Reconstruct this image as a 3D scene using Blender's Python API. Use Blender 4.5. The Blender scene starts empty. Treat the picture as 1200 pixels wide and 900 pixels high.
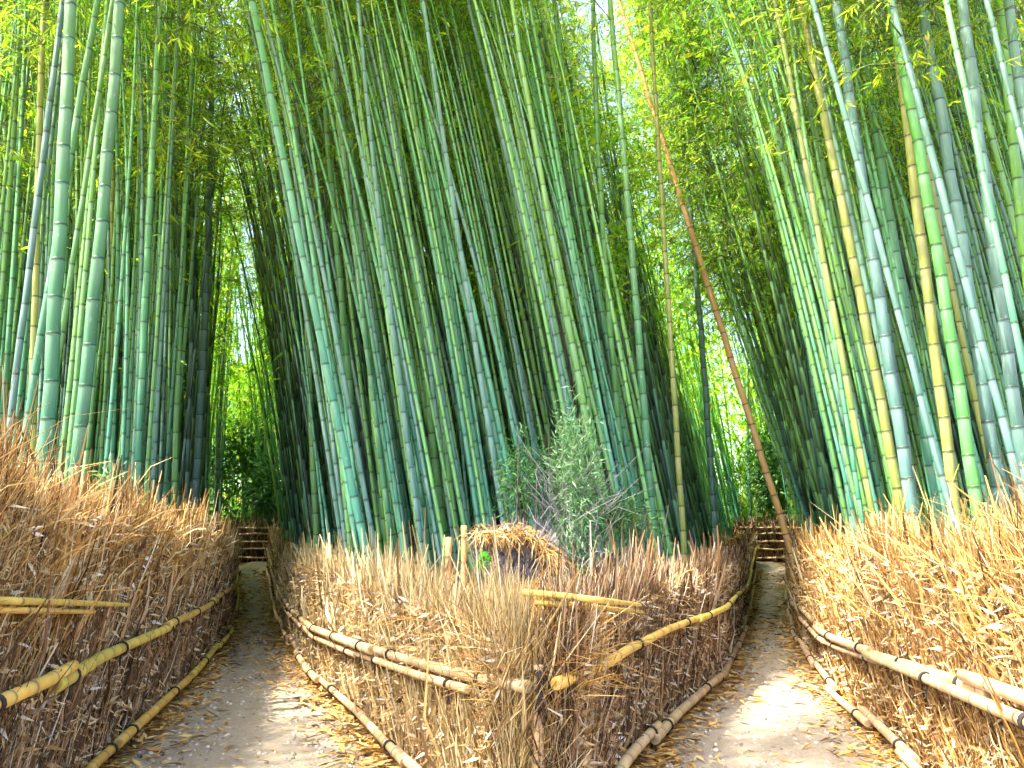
import bpy, math, random
import numpy as np
from mathutils import Vector, Matrix, Quaternion

R = math.radians
rng = np.random.default_rng(11)
random.seed(5)
scene = bpy.context.scene
COL = scene.collection

# ------------------------------------------------------------------ camera, sky, sun, exposure
EYE = 1.35
FPX = 942.0                       # focal length in pixels of a 1200 px wide frame
PITCH = math.atan(195.0 / FPX)
cam_data = bpy.data.cameras.new("camera")
cam_data.sensor_width = 36.0
cam_data.lens = 36.0 * FPX / 1200.0
cam_data.clip_end = 2000.0
cam = bpy.data.objects.new("camera", cam_data)
COL.objects.link(cam)
cam.location = (0, 0, EYE)
cam.rotation_euler = (math.pi / 2 + PITCH, 0, 0)
scene.camera = cam

SUN_EL, SUN_AZ = R(58), R(-118)    # azimuth measured from +Y towards +X
world = bpy.data.worlds.new("World")
scene.world = world
world.use_nodes = True
wn = world.node_tree
sky = wn.nodes.new("ShaderNodeTexSky")
sky.sky_type = 'NISHITA'
sky.sun_disc = False
sky.sun_elevation = SUN_EL
sky.sun_rotation = SUN_AZ
sky.dust_density = 4.0
sky.air_density = 0.8
sky.ozone_density = 0.5
bg = wn.nodes["Background"]
bg.inputs["Strength"].default_value = 0.15
wn.links.new(sky.outputs["Color"], bg.inputs["Color"])

sun_data = bpy.data.lights.new("sun", 'SUN')
sun_data.energy = 2.7
sun_data.angle = R(0.55)
sun_data.color = (1.0, 0.93, 0.80)
sun = bpy.data.objects.new("sun", sun_data)
COL.objects.link(sun)
to_sun = Vector((math.sin(SUN_AZ) * math.cos(SUN_EL), math.cos(SUN_AZ) * math.cos(SUN_EL), math.sin(SUN_EL)))
sun.rotation_euler = (-to_sun).to_track_quat('-Z', 'Y').to_euler()

scene.view_settings.view_transform = 'Standard'
scene.view_settings.look = 'None'
scene.view_settings.exposure = 2.95
scene.view_settings.gamma = 1.0
scene.view_settings.use_curve_mapping = False
scene.cycles.max_bounces = 10
scene.cycles.diffuse_bounces = 6
scene.cycles.transmission_bounces = 6
scene.cycles.use_adaptive_sampling = True
scene.cycles.adaptive_threshold = 0.03
scene.cycles.use_denoising = True

# ------------------------------------------------------------------ helpers
def unproj(px, py, Y):
    """point at world depth Y seen at photograph pixel px, py"""
    dx, dy = (px - 600.0) / FPX, (450.0 - py) / FPX
    d = Vector((dx, math.cos(PITCH) - dy * math.sin(PITCH), math.sin(PITCH) + dy * math.cos(PITCH)))
    return Vector((0, 0, EYE)) + d * (Y / d.y)

def sstep(a, b, x):
    t = np.clip((np.asarray(x, float) - a) / (b - a), 0, 1)
    return t * t * (3 - 2 * t)

def gz(x, y):
    x = np.asarray(x, float); y = np.asarray(y, float)
    z = 1.3 * sstep(16, 33, y)
    z = z + 7.0 * sstep(38, 110, y) + 3.0 * sstep(25, 70, np.abs(x))
    return z

def new_mesh(name, verts, faces_flat, nv_face, smooth=False, attrs=None):
    """faces all of nv_face corners"""
    m = bpy.data.meshes.new(name)
    verts = np.ascontiguousarray(verts, dtype=np.float32)
    f = np.ascontiguousarray(faces_flat, dtype=np.int32).ravel()
    nf = len(f) // nv_face
    m.vertices.add(len(verts)); m.vertices.foreach_set("co", verts.ravel())
    m.loops.add(len(f)); m.loops.foreach_set("vertex_index", f)
    m.polygons.add(nf)
    m.polygons.foreach_set("loop_start", np.arange(nf, dtype=np.int32) * nv_face)
    m.polygons.foreach_set("loop_total", np.full(nf, nv_face, dtype=np.int32))
    if smooth:
        m.polygons.foreach_set("use_smooth", np.ones(nf, dtype=bool))
    m.update(calc_edges=True)
    for k, v in (attrs or {}).items():
        a = m.attributes.new(k, 'FLOAT', 'POINT')
        a.data.foreach_set("value", np.ascontiguousarray(v, dtype=np.float32))
    return m

def obj(name, mesh, mat=None, parent=None):
    o = bpy.data.objects.new(name, mesh)
    if mat is not None and not mesh.materials:
        mesh.materials.append(mat)
    COL.objects.link(o)
    if parent is not None:
        o.parent = parent
    return o

def tag(o, label=None, cat=None, group=None, kind=None):
    if label: o["label"] = label
    if cat: o["category"] = cat
    if group: o["group"] = group
    if kind: o["kind"] = kind
    return o

def empty(name, loc=(0, 0, 0)):
    o = bpy.data.objects.new(name, None)
    o.empty_display_size = 0.2
    COL.objects.link(o)
    o.location = loc
    return o

def norm(a):
    return a / np.maximum(np.linalg.norm(a, axis=-1, keepdims=True), 1e-9)

def tubes_arrays(P, rad, sides=3):
    """P (n,k,3) polylines, rad (n,k); returns verts, quads, val per vert (random per tube)"""
    n, k, _ = P.shape
    d = norm(P[:, -1] - P[:, 0])
    ref = norm(rng.normal(size=(n, 3)))
    u = norm(np.cross(d, ref)); v = np.cross(d, u)
    ang = np.arange(sides) * 2 * math.pi / sides
    off = u[:, None, :] * np.cos(ang)[None, :, None] + v[:, None, :] * np.sin(ang)[None, :, None]
    V = P[:, :, None, :] + off[:, None, :, :] * rad[:, :, None, None]
    idx = np.arange(n * k * sides).reshape(n, k, sides)
    if sides == 2:                                                   # a flat blade
        F = np.stack([idx[:, :-1, 0], idx[:, :-1, 1], idx[:, 1:, 1], idx[:, 1:, 0]], axis=-1).reshape(-1, 4)
        return V.reshape(-1, 3), F
    a = idx[:, :-1, :]; b = np.roll(a, -1, axis=2); c = idx[:, 1:, :]; e = np.roll(c, -1, axis=2)
    F = np.stack([a, b, e, c], axis=-1).reshape(-1, 4)
    return V.reshape(-1, 3), F

def both(P, rad, near):
    """round stalks near the camera, flat blades farther off"""
    V1, F1 = tubes_arrays(P[near], rad[near], 3); V2, F2 = tubes_arrays(P[~near], rad[~near] * 1.25, 2)
    return np.concatenate([V1, V2]), np.concatenate([F1, F2 + len(V1)])

def leaves_arrays(P, D, N, L, W):
    """pointed leaves, one folded quad each; P base, D direction, N face normal"""
    S = norm(np.cross(D, N))
    M = P + D * (L * 0.45)[:, None]
    droop = N * (L * 0.10)[:, None]
    V = np.stack([P, M + S * (W / 2)[:, None], P + D * L[:, None] - droop, M - S * (W / 2)[:, None]], axis=1)
    return V.reshape(-1, 3), np.arange(len(P) * 4).reshape(-1, 4)

class Pile:
    """collects quads into one mesh"""
    def __init__(self): self.v = []; self.f = []; self.n = 0
    def add(self, V, F):
        self.v.append(V); self.f.append(F + self.n); self.n += len(V)
    def mesh(self, name, smooth=False):
        return new_mesh(name, np.concatenate(self.v), np.concatenate(self.f), 4, smooth)

def lathe_path(points, radii, sides, attrs=None):
    """smooth tube through points with a stable frame; capped by tiny end rings"""
    P = np.asarray(points, float); n = len(P)
    T = norm(np.gradient(P, axis=0))
    u = np.cross(T[0], [0.31, 0.22, 0.93]) if abs(T[0][2]) < 0.9 else np.cross(T[0], [1, 0.1, 0])
    u = u / np.linalg.norm(u)
    U = np.zeros_like(P)
    for i in range(n):
        u = u - T[i] * np.dot(u, T[i]); u /= np.linalg.norm(u); U[i] = u
    Vv = np.cross(T, U)
    ang = np.arange(sides) * 2 * math.pi / sides
    V = P[:, None, :] + (U[:, None, :] * np.cos(ang)[None, :, None] + Vv[:, None, :] * np.sin(ang)[None, :, None]) * np.asarray(radii)[:, None, None]
    idx = np.arange(n * sides).reshape(n, sides)
    a = idx[:-1]; b = np.roll(a, -1, 1); c = idx[1:]; e = np.roll(c, -1, 1)
    F = np.stack([a, b, e, c], -1).reshape(-1, 4)
    return V.reshape(-1, 3), F

# ------------------------------------------------------------------ materials
class NT:
    def __init__(self, name):
        self.m = bpy.data.materials.new(name); self.m.use_nodes = True
        self.t = self.m.node_tree; self.b = self.t.nodes["Principled BSDF"]; self.out = self.t.nodes["Material Output"]
    def n(self, typ, **kw):
        x = self.t.nodes.new(typ)
        for k, v in kw.items(): setattr(x, k, v)
        return x
    def l(self, a, b): self.t.links.new(a, b)
    def ramp(self, fac, stops, interp='LINEAR'):
        r = self.n("ShaderNodeValToRGB"); e = r.color_ramp.elements; r.color_ramp.interpolation = interp
        while len(e) < len(stops): e.new(0.5)
        for el, (p, c) in zip(e, stops): el.position = p; el.color = (*c, 1)
        if fac is not None: self.l(fac, r.inputs[0])
        return r.outputs[0]
    def noise(self, scale, detail=4, vec=None, rough=0.55):
        x = self.n("ShaderNodeTexNoise"); x.inputs["Scale"].default_value = scale; x.inputs["Detail"].default_value = detail
        x.inputs["Roughness"].default_value = rough
        if vec is not None: self.l(vec, x.inputs["Vector"])
        return x.outputs["Fac"]
    def mix(self, fac, a, b, typ='MIX'):
        x = self.n("ShaderNodeMix", data_type='RGBA', blend_type=typ)
        for s, v in ((x.inputs[0], fac), (x.inputs[6], a), (x.inputs[7], b)):
            if hasattr(v, "node"): self.l(v, s)
            else: s.default_value = (*v, 1) if isinstance(v, tuple) else v
        return x.outputs[2]
    def coord(self, which="Object", scale=None):
        c = self.n("ShaderNodeTexCoord").outputs[which]
        if scale is None: return c
        mp = self.n("ShaderNodeMapping"); mp.inputs["Scale"].default_value = scale; self.l(c, mp.inputs["Vector"])
        return mp.outputs[0]
    def bump(self, h, strength=0.3, dist=0.02):
        x = self.n("ShaderNodeBump"); x.inputs["Strength"].default_value = strength; x.inputs["Distance"].default_value = dist
        self.l(h, x.inputs["Height"]); self.l(x.outputs[0], self.b.inputs["Normal"])
    def color(self, c, rough=0.6, spec=0.3):
        if hasattr(c, "node"): self.l(c, self.b.inputs["Base Color"])
        else: self.b.inputs["Base Color"].default_value = (*c, 1)
        self.b.inputs["Roughness"].default_value = rough
        self.b.inputs["Specular IOR Level"].default_value = spec

def mat_island(name, stops, rough=0.75, spec=0.15, transl=0.0, tmul=1.0):
    k = NT(name)
    g = k.n("ShaderNodeNewGeometry")
    c = k.ramp(g.outputs["Random Per Island"], stops)
    if transl > 0:
        oi = k.n("ShaderNodeObjectInfo")
        hs = k.n("ShaderNodeHueSaturation")
        mr = k.n("ShaderNodeMapRange"); mr.inputs[3].default_value = 0.485; mr.inputs[4].default_value = 0.52
        k.l(oi.outputs["Random"], mr.inputs[0]); k.l(mr.outputs[0], hs.inputs["Hue"])
        k.l(c, hs.inputs["Color"]); c = hs.outputs[0]
    k.color(c, rough, spec)
    if transl > 0:
        t = k.n("ShaderNodeBsdfTranslucent")
        tc = k.mix(1.0, c, (tmul, tmul * 1.0, tmul * 0.55), 'MULTIPLY')
        k.l(tc, t.inputs["Color"])
        ms = k.n("ShaderNodeMixShader"); ms.inputs[0].default_value = transl
        k.l(k.b.outputs[0], ms.inputs[1]); k.l(t.outputs[0], ms.inputs[2]); k.l(ms.outputs[0], k.out.inputs["Surface"])
    return k.m

def mat_culm(name, c_lo, c_hi, bloom=(0.20, 0.35, 0.22), bloom_amt=0.2, rough=0.48, upper=(0.16, 0.36, 0.025)):
    k = NT(name)
    oi = k.n("ShaderNodeObjectInfo")
    comb = k.n("ShaderNodeCombineXYZ")
    mu = k.n("ShaderNodeMath", operation='MULTIPLY'); k.l(oi.outputs["Random"], mu.inputs[0]); mu.inputs[1].default_value = 50
    for i in range(3): k.l(mu.outputs[0], comb.inputs[i])
    def co(scale):
        add = k.n("ShaderNodeVectorMath", operation='ADD'); k.l(k.coord("Object", scale), add.inputs[0]); k.l(comb.outputs[0], add.inputs[1])
        return add.outputs[0]
    base = k.ramp(k.noise(1.0, 5, co((7, 7, 0.8))), [(0.30, c_lo), (0.68, c_hi)])
    hs = k.n("ShaderNodeHueSaturation")
    mr = k.n("ShaderNodeMapRange"); mr.inputs[3].default_value = 0.78; mr.inputs[4].default_value = 1.25
    k.l(oi.outputs["Random"], mr.inputs[0]); k.l(mr.outputs[0], hs.inputs["Value"])
    mh = k.n("ShaderNodeMapRange"); mh.inputs[3].default_value = 0.48; mh.inputs[4].default_value = 0.52
    w = k.n("ShaderNodeTexWhiteNoise", noise_dimensions='1D'); k.l(oi.outputs["Random"], w.inputs["W"]); k.l(w.outputs["Value"], mh.inputs[0]); k.l(mh.outputs[0], hs.inputs["Hue"])
    if upper is not None:                                            # upper internodes are younger and yellower than the waxy foot
        sx = k.n("ShaderNodeSeparateXYZ"); k.l(k.coord("Object"), sx.inputs[0])
        mz = k.n("ShaderNodeMapRange"); mz.inputs[1].default_value = 2.5; mz.inputs[2].default_value = 7.5; mz.inputs[4].default_value = 0.7
        k.l(sx.outputs["Z"], mz.inputs[0]); base = k.mix(mz.outputs[0], base, upper)
    k.l(base, hs.inputs["Color"])
    bl = k.ramp(k.noise(1.0, 7, co((26, 26, 1.6)), 0.75), [(0.44, (0, 0, 0)), (0.72, (bloom_amt,) * 3)])
    c = k.mix(bl, hs.outputs[0], bloom)
    st = k.ramp(k.noise(1.0, 6, co((70, 70, 3.5)), 0.8), [(0.55, (0, 0, 0)), (0.74, (0.65,) * 3)])      # dirt streaks
    c = k.mix(st, c, (c_lo[0] * 0.35, c_lo[1] * 0.33, c_lo[2] * 0.3))
    li = k.ramp(k.noise(1.0, 4, co((16, 16, 9)), 0.6), [(0.63, (0, 0, 0)), (0.70, (0.55,) * 3)])         # lichen spots
    c = k.mix(li, c, (0.36, 0.40, 0.33))
    a1 = k.n("ShaderNodeAttribute", attribute_name="bloom").outputs["Fac"]
    a2 = k.n("ShaderNodeAttribute", attribute_name="dark").outputs["Fac"]
    nz = k.ramp(k.noise(1.0, 3, co((14, 14, 1.3))), [(0.30, (0.15,) * 3), (0.65, (0.85,) * 3)])
    m1 = k.n("ShaderNodeMath", operation='MULTIPLY'); k.l(a1, m1.inputs[0]); k.l(nz, m1.inputs[1])
    c = k.mix(m1.outputs[0], c, bloom)
    m2 = k.n("ShaderNodeMath", operation='MULTIPLY'); k.l(a2, m2.inputs[0]); m2.inputs[1].default_value = 0.88
    c = k.mix(m2.outputs[0], c, (0.018, 0.024, 0.012))
    k.color(c, rough, 0.35)
    return k.m

M = {}
M['teal'] = mat_culm("culm_teal", (0.020, 0.140, 0.078), (0.055, 0.24, 0.135))
M['green'] = mat_culm("culm_green", (0.042, 0.20, 0.032), (0.105, 0.31, 0.058))
M['lime'] = mat_culm("culm_lime", (0.075, 0.24, 0.022), (0.16, 0.36, 0.04), bloom_amt=0.2)
M['olive'] = mat_culm("culm_olive", (0.12, 0.18, 0.025), (0.23, 0.28, 0.045), bloom=(0.42, 0.38, 0.2), bloom_amt=0.3, upper=(0.24, 0.30, 0.03))
M['grey'] = mat_culm("culm_grey", (0.035, 0.115, 0.090), (0.085, 0.195, 0.155), bloom=(0.22, 0.33, 0.30), bloom_amt=0.4, upper=(0.10, 0.23, 0.08))
M['dead'] = mat_culm("culm_dead", (0.46, 0.20, 0.05), (0.68, 0.36, 0.12), bloom=(0.4, 0.3, 0.2), bloom_amt=0.5, rough=0.6, upper=None)
M['rail'] = mat_culm("rail_bamboo", (0.46, 0.30, 0.04), (0.70, 0.50, 0.09), bloom=(0.48, 0.36, 0.16), bloom_amt=0.45, rough=0.6, upper=None)
M['rail_grey'] = mat_culm("rail_weathered", (0.36, 0.20, 0.09), (0.60, 0.42, 0.22), bloom=(0.55, 0.45, 0.33), bloom_amt=0.6, rough=0.55, upper=None)
M['leaf'] = mat_island("bamboo_leaf", [(0, (0.08, 0.22, 0.02)), (0.3, (0.17, 0.36, 0.026)), (0.65, (0.30, 0.47, 0.028)), (0.95, (0.44, 0.48, 0.03)), (1, (0.45, 0.33, 0.08))],
                       0.5, 0.25, 0.55, 1.75)
M['leaf_bush'] = mat_island("bush_leaf", [(0, (0.03, 0.10, 0.035)), (0.6, (0.08, 0.20, 0.06)), (1, (0.16, 0.30, 0.08))], 0.5, 0.3, 0.3, 1.3)
M['leaf_pale'] = mat_island("pale_leaf", [(0, (0.07, 0.20, 0.07)), (0.5, (0.16, 0.32, 0.13)), (1, (0.34, 0.42, 0.27))], 0.6, 0.2, 0.3, 1.2)
M['leaf_fresh'] = mat_island("fresh_leaf", [(0, (0.08, 0.30, 0.02)), (1, (0.22, 0.50, 0.04))], 0.5, 0.3, 0.4, 1.3)
M['flake'] = mat_island('dry_leaf', [(0, (.16, .09, .04)), (.3, (.36, .21, .08)), (.6, (.52, .36, .16)), (.85, (.62, .52, .34)), (1, (.66, .62, .54))], .7, .2)
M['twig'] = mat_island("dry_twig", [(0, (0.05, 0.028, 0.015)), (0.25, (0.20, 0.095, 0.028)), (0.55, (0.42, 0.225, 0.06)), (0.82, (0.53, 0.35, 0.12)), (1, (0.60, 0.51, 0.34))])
M['twig_lit_tone'] = mat_island('lit_tone_twig', [(0, (.16, .10, .05)), (.22, (.34, .22, .08)), (.55, (.55, .41, .17)), (1, (.66, .57, .35))])  # paler twig copy, sunlight on the wedge's left face put into the colour
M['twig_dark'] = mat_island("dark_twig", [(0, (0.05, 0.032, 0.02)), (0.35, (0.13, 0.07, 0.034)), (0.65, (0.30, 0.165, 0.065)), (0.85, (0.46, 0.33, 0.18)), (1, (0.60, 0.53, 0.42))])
M['straw'] = mat_island("straw", [(0, (0.18, 0.085, 0.022)), (0.3, (0.40, 0.205, 0.045)), (0.65, (0.52, 0.32, 0.085)), (1, (0.58, 0.44, 0.20))], 0.7, 0.2)
M['stalk_green'] = mat_island("green_stalk", [(0, (0.16, 0.22, 0.05)), (0.5, (0.35, 0.34, 0.11)), (1, (0.55, 0.50, 0.26))], 0.7, 0.2)
M['branch'] = mat_island("branch", [(0, (0.06, 0.10, 0.03)), (1, (0.20, 0.26, 0.08))])
M['twine'] = NT("black_twine").m
_k = NT("black_twine2"); _k.color(_k.ramp(_k.noise(90, 3), [(0.3, (0.012, 0.010, 0.009)), (0.7, (0.05, 0.04, 0.035))]), 0.85); M['twine'] = _k.m
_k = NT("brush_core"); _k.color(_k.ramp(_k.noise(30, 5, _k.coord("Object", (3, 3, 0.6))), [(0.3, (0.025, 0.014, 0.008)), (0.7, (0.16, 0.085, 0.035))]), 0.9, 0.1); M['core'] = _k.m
_k = NT("bark"); _n = _k.noise(14, 8, _k.coord("Object", (3, 3, 0.5)), 0.7)
_k.color(_k.ramp(_n, [(0.3, (0.06, 0.048, 0.042)), (0.7, (0.27, 0.23, 0.21))]), 0.9, 0.1); _k.bump(_n, 0.8, 0.03); M['bark'] = _k.m

# path: fine trodden sand with pale and grey wear
_k = NT("sandy_path"); co = _k.coord("Object")
big = _k.noise(0.8, 5, co); fine = _k.noise(55, 6, co, 0.75); spk = _k.noise(160, 3, co, 0.8)
c0 = _k.ramp(big, [(0.3, (0.31, 0.27, 0.215)), (0.5, (0.39, 0.34, 0.27)), (0.72, (0.46, 0.405, 0.315))])
c1 = _k.mix(_k.ramp(fine, [(0.35, (0.75,) * 3), (0.65, (0, 0, 0))]), c0, (0.20, 0.155, 0.10))
c1 = _k.mix(_k.ramp(spk, [(0.60, (0, 0, 0)), (0.72, (0.7,) * 3)]), c1, (0.56, 0.48, 0.36))
_k.color(c1, 0.9, 0.1); _k.bump(fine, 0.8, 0.02); M['path'] = _k.m
# forest floor
_k = NT("forest_floor"); co = _k.coord("Object"); n1 = _k.noise(7, 8, co, 0.7)
_k.color(_k.ramp(n1, [(0.3, (0.05, 0.032, 0.016)), (0.5, (0.16, 0.095, 0.04)), (0.7, (0.30, 0.19, 0.08))]), 0.95, 0.1); _k.bump(n1, 0.7, 0.05); M['floor'] = _k.m

# ------------------------------------------------------------------ ground and path
def sheet(name, xs, ys, mat, dz=0.0, mask=None):
    X, Y = np.meshgrid(xs, ys)
    Z = gz(X, Y) + dz
    if mask is not None: Z = Z + mask(X, Y)
    V = np.stack([X, Y, Z], -1).reshape(-1, 3)
    idx = np.arange(X.size).reshape(X.shape)
    F = np.stack([idx[:-1, :-1], idx[:-1, 1:], idx[1:, 1:], idx[1:, :-1]], -1).reshape(-1, 4)
    return obj(name, new_mesh(name, V, F, 4, True), mat)

def spaced(a, b, n, p=2.2):
    t = np.linspace(-1, 1, n); return np.sign(t) * np.abs(t) ** p * b
ground = sheet("ground", spaced(-400, 400, 121, 2.6), np.concatenate([np.linspace(-60, -2, 16), np.linspace(-1, 45, 93), np.linspace(48, 120, 25), [160, 220, 300, 420, 600]]), M['floor'])
tag(ground, kind="structure")

# fence plans, (Y, X) of the faces along the two diverging paths
LF = np.array([(-2.0, -1.75), (1.5, -1.8), (3.8, -2.22), (5.1, -2.62), (9, -3.5), (13, -4.55), (20, -6.8), (25.5, -8.75)])   # outer left
RF = np.array([(-2.0, 2.0), (1.5, 2.05), (3.8, 2.30), (5.3, 2.62), (7.6, 3.08), (9, 3.45), (13, 4.55), (20, 6.8), (25.5, 8.75)])  # outer right
WL = np.array([(3.95, 0.02), (5.2, -0.48), (8.9, -1.95), (13, -3.35), (20, -5.6), (26.5, -7.75)])                          # wedge, face to the left path
WR = np.array([(3.95, 0.22), (5.1, 0.52), (6.5, 1.05), (8.7, 2.02), (13, 3.42), (20, 5.6), (26.5, 7.75)])                   # wedge, face to the right path
ip = lambda P: (lambda y: np.interp(y, P[:, 0], P[:, 1]))
lx, rx, wl, wr = ip(LF), ip(RF), ip(WL), ip(WR)
def path_sheet(name, fa, fb, y0, y1, lift):
    ys = np.linspace(y0, y1, 140); nx = 33
    T = np.linspace(0, 1, nx)[None, :]
    X = fa(ys)[:, None] * (1 - T) + fb(ys)[:, None] * T; Yq = np.repeat(ys[:, None], nx, 1)
    Z = gz(X, Yq) + lift + 0.015 * np.sin(T * math.pi) + 0.008 * np.sin(Yq * 2.1 + X * 3) * np.sin(X * 5.3 - Yq) * np.sin(T * math.pi) + rng.normal(0, 0.0022, X.shape)
    idx = np.arange(X.size).reshape(X.shape)
    return tag(obj(name, new_mesh(name, np.stack([X, Yq, Z], -1).reshape(-1, 3), np.stack([idx[:-1, :-1], idx[:-1, 1:], idx[1:, 1:], idx[1:, :-1]], -1).reshape(-1, 4), 4, True), M['path']), kind="structure")
path_sheet("path", lambda y: lx(y) + 0.1, lambda y: np.where(y < 3.95, 0.12, wl(y) - 0.1), -2, 28, 0.012)
path_sheet("path", lambda y: np.where(y < 3.95, 0.12, wr(y) + 0.1), lambda y: rx(y) - 0.1, -2, 28, 0.012)
# small stones trodden into the sand
n = 5200
yy = 2.6 + 13 * rng.random(n) ** 1.6; sd = rng.random(n) < .5; tq = rng.random(n)
xx = np.where(sd, lx(yy) + (wl(yy) - lx(yy)) * tq, wr(yy) + (rx(yy) - wr(yy)) * tq)
rs = rng.uniform(.004, .012, n) * (1 + .05 * yy)
cube = np.array([(-1, -1, -.6), (1, -1, -.6), (1, 1, -.6), (-1, 1, -.6), (-.6, -.7, .6), (.7, -.6, .5), (.6, .7, .6), (-.7, .6, .5)])
CF = np.array([(4, 5, 6, 7), (0, 1, 5, 4), (1, 2, 6, 5), (2, 3, 7, 6), (3, 0, 4, 7)])
V = (cube[None] * rng.uniform(.6, 1.4, (n, 8, 3))) * rs[:, None, None]
V = V + np.stack([xx, yy, gz(xx, yy) + .026], 1)[:, None, :]
F = CF[None] + (np.arange(n) * 8)[:, None, None]
tag(obj("gravel", new_mesh("gravel", V.reshape(-1, 3), F.reshape(-1, 4), 4), mat_island("pebble", [(0, (.12, .10, .085)), (.5, (.30, .26, .21)), (1, (.52, .47, .40))], .9, .15)), "small grey stones trodden into the sand of both paths", "gravel", kind="stuff")

# ------------------------------------------------------------------ brushwood fences
def resample(plan, step):
    p = np.array([(x, y) for y, x in plan]); seg = np.linalg.norm(np.diff(p, axis=0), axis=1); s = np.concatenate([[0], np.cumsum(seg)])
    n = max(2, int(s[-1] / step) + 1); t = np.linspace(0, s[-1], n)
    return np.stack([np.interp(t, s, p[:, 0]), np.interp(t, s, p[:, 1])], 1), t

def brush(plan, height, side, dens, wmul=1.0, band=(0.0, 1.0), wildness=0.16):
    """twigs packed on a face; side is +1 when the face looks towards +X. Returns a mesh of three-sided twigs"""
    pts, t = resample(plan, 0.05)
    d = np.hypot(pts[:, 0], pts[:, 1])
    per = 2.15 * dens / np.clip(d, 3.4, 40) ** 1.75 * np.where((pts[:, 1] < 2.8), 0.12, 1.0)
    cdf = np.cumsum(per); n = int(cdf[-1] * 0.05)
    i = np.searchsorted(cdf, rng.random(n) * cdf[-1]).clip(1, len(pts) - 1)
    p = pts[i] + (pts[i - 1] - pts[i]) * rng.random((n, 1))
    tan = norm(pts[i] - pts[i - 1]); nrm = np.stack([tan[:, 1], -tan[:, 0]], 1) * side
    dist = np.hypot(p[:, 0], p[:, 1])
    H = height(p[:, 1]) * (1 + 0.06 * np.sin(p[:, 1] * 2.3) * 1 + 0.05 * np.sin(p[:, 1] * 5.1 + p[:, 0]))
    L = rng.uniform(0.10, 0.50, n)
    z0 = (band[0] + (band[1] - band[0]) * rng.random(n)) * H - 0.12
    lean = rng.normal(0, 0.30, n); out = rng.normal(0.03, 0.14, n)
    wild = rng.random(n) < wildness
    lean = np.where(wild, rng.normal(0, 1.3, n), lean)
    dirv = norm(np.stack([tan[:, 0] * lean + nrm[:, 0] * out, tan[:, 1] * lean + nrm[:, 1] * out, np.ones(n)], 1))
    o = rng.normal(0.0, 0.03, n) + 0.02 * np.sin(p[:, 1] * 7.3 + z0 * 3)
    b = np.stack([p[:, 0] + nrm[:, 0] * o, p[:, 1] + nrm[:, 1] * o, gz(p[:, 0], p[:, 1]) + z0], 1)
    bend = rng.normal(0, 0.05, (n, 3)) * L[:, None]
    P = np.stack([b, b + dirv * (L * 0.5)[:, None] + bend, b + dirv * L[:, None]], 1)
    r = (0.0008 + 0.00042 * dist) * rng.uniform(0.5, 1.5, n) * wmul
    big = rng.random(n) < 0.045
    r = np.where(big, r * 2.2, r)
    P = np.where(big[:, None, None], P[:, :1] + (P - P[:, :1]) * 1.5, P)
    return both(P, np.stack([r, r * 0.9, r * 0.35], 1), dist < 4.3)

def flakes(plan, height, side, dens, band=(0.05, 1.05), ymax=30):
    """dry leaves and bits of sheath caught in the brush"""
    pts, t = resample(plan, 0.05); pts = pts[(pts[:, 1] > 1.5) & (pts[:, 1] < ymax)]
    d = np.hypot(pts[:, 0], pts[:, 1]); cdf = np.cumsum(dens / np.clip(d, 3.2, 40) ** 1.3); n = int(cdf[-1] * 0.05)
    i = np.searchsorted(cdf, rng.random(n) * cdf[-1]).clip(1, len(pts) - 1); p = pts[i]
    tan = norm(pts[i] - pts[i - 1] + 1e-9); nrm = np.stack([tan[:, 1], -tan[:, 0]], 1) * side; dist = np.hypot(p[:, 0], p[:, 1])
    z0 = (band[0] + (band[1] - band[0]) * rng.random(n)) * height(p[:, 1]); o = rng.uniform(0.0, 0.09, n)
    B = np.stack([p[:, 0] + nrm[:, 0] * o, p[:, 1] + nrm[:, 1] * o, gz(p[:, 0], p[:, 1]) + z0], 1)
    D = norm(rng.normal(0, 1, (n, 3)) + np.array([0, 0, -.25])); N = norm(rng.normal(0, .6, (n, 3)) + np.stack([nrm[:, 0], nrm[:, 1], np.full(n, .3)], 1))
    L = rng.uniform(.035, .10, n) * (1 + .03 * dist)
    return leaves_arrays(B, D, N, L, L * rng.uniform(.12, .26, n))

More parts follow.
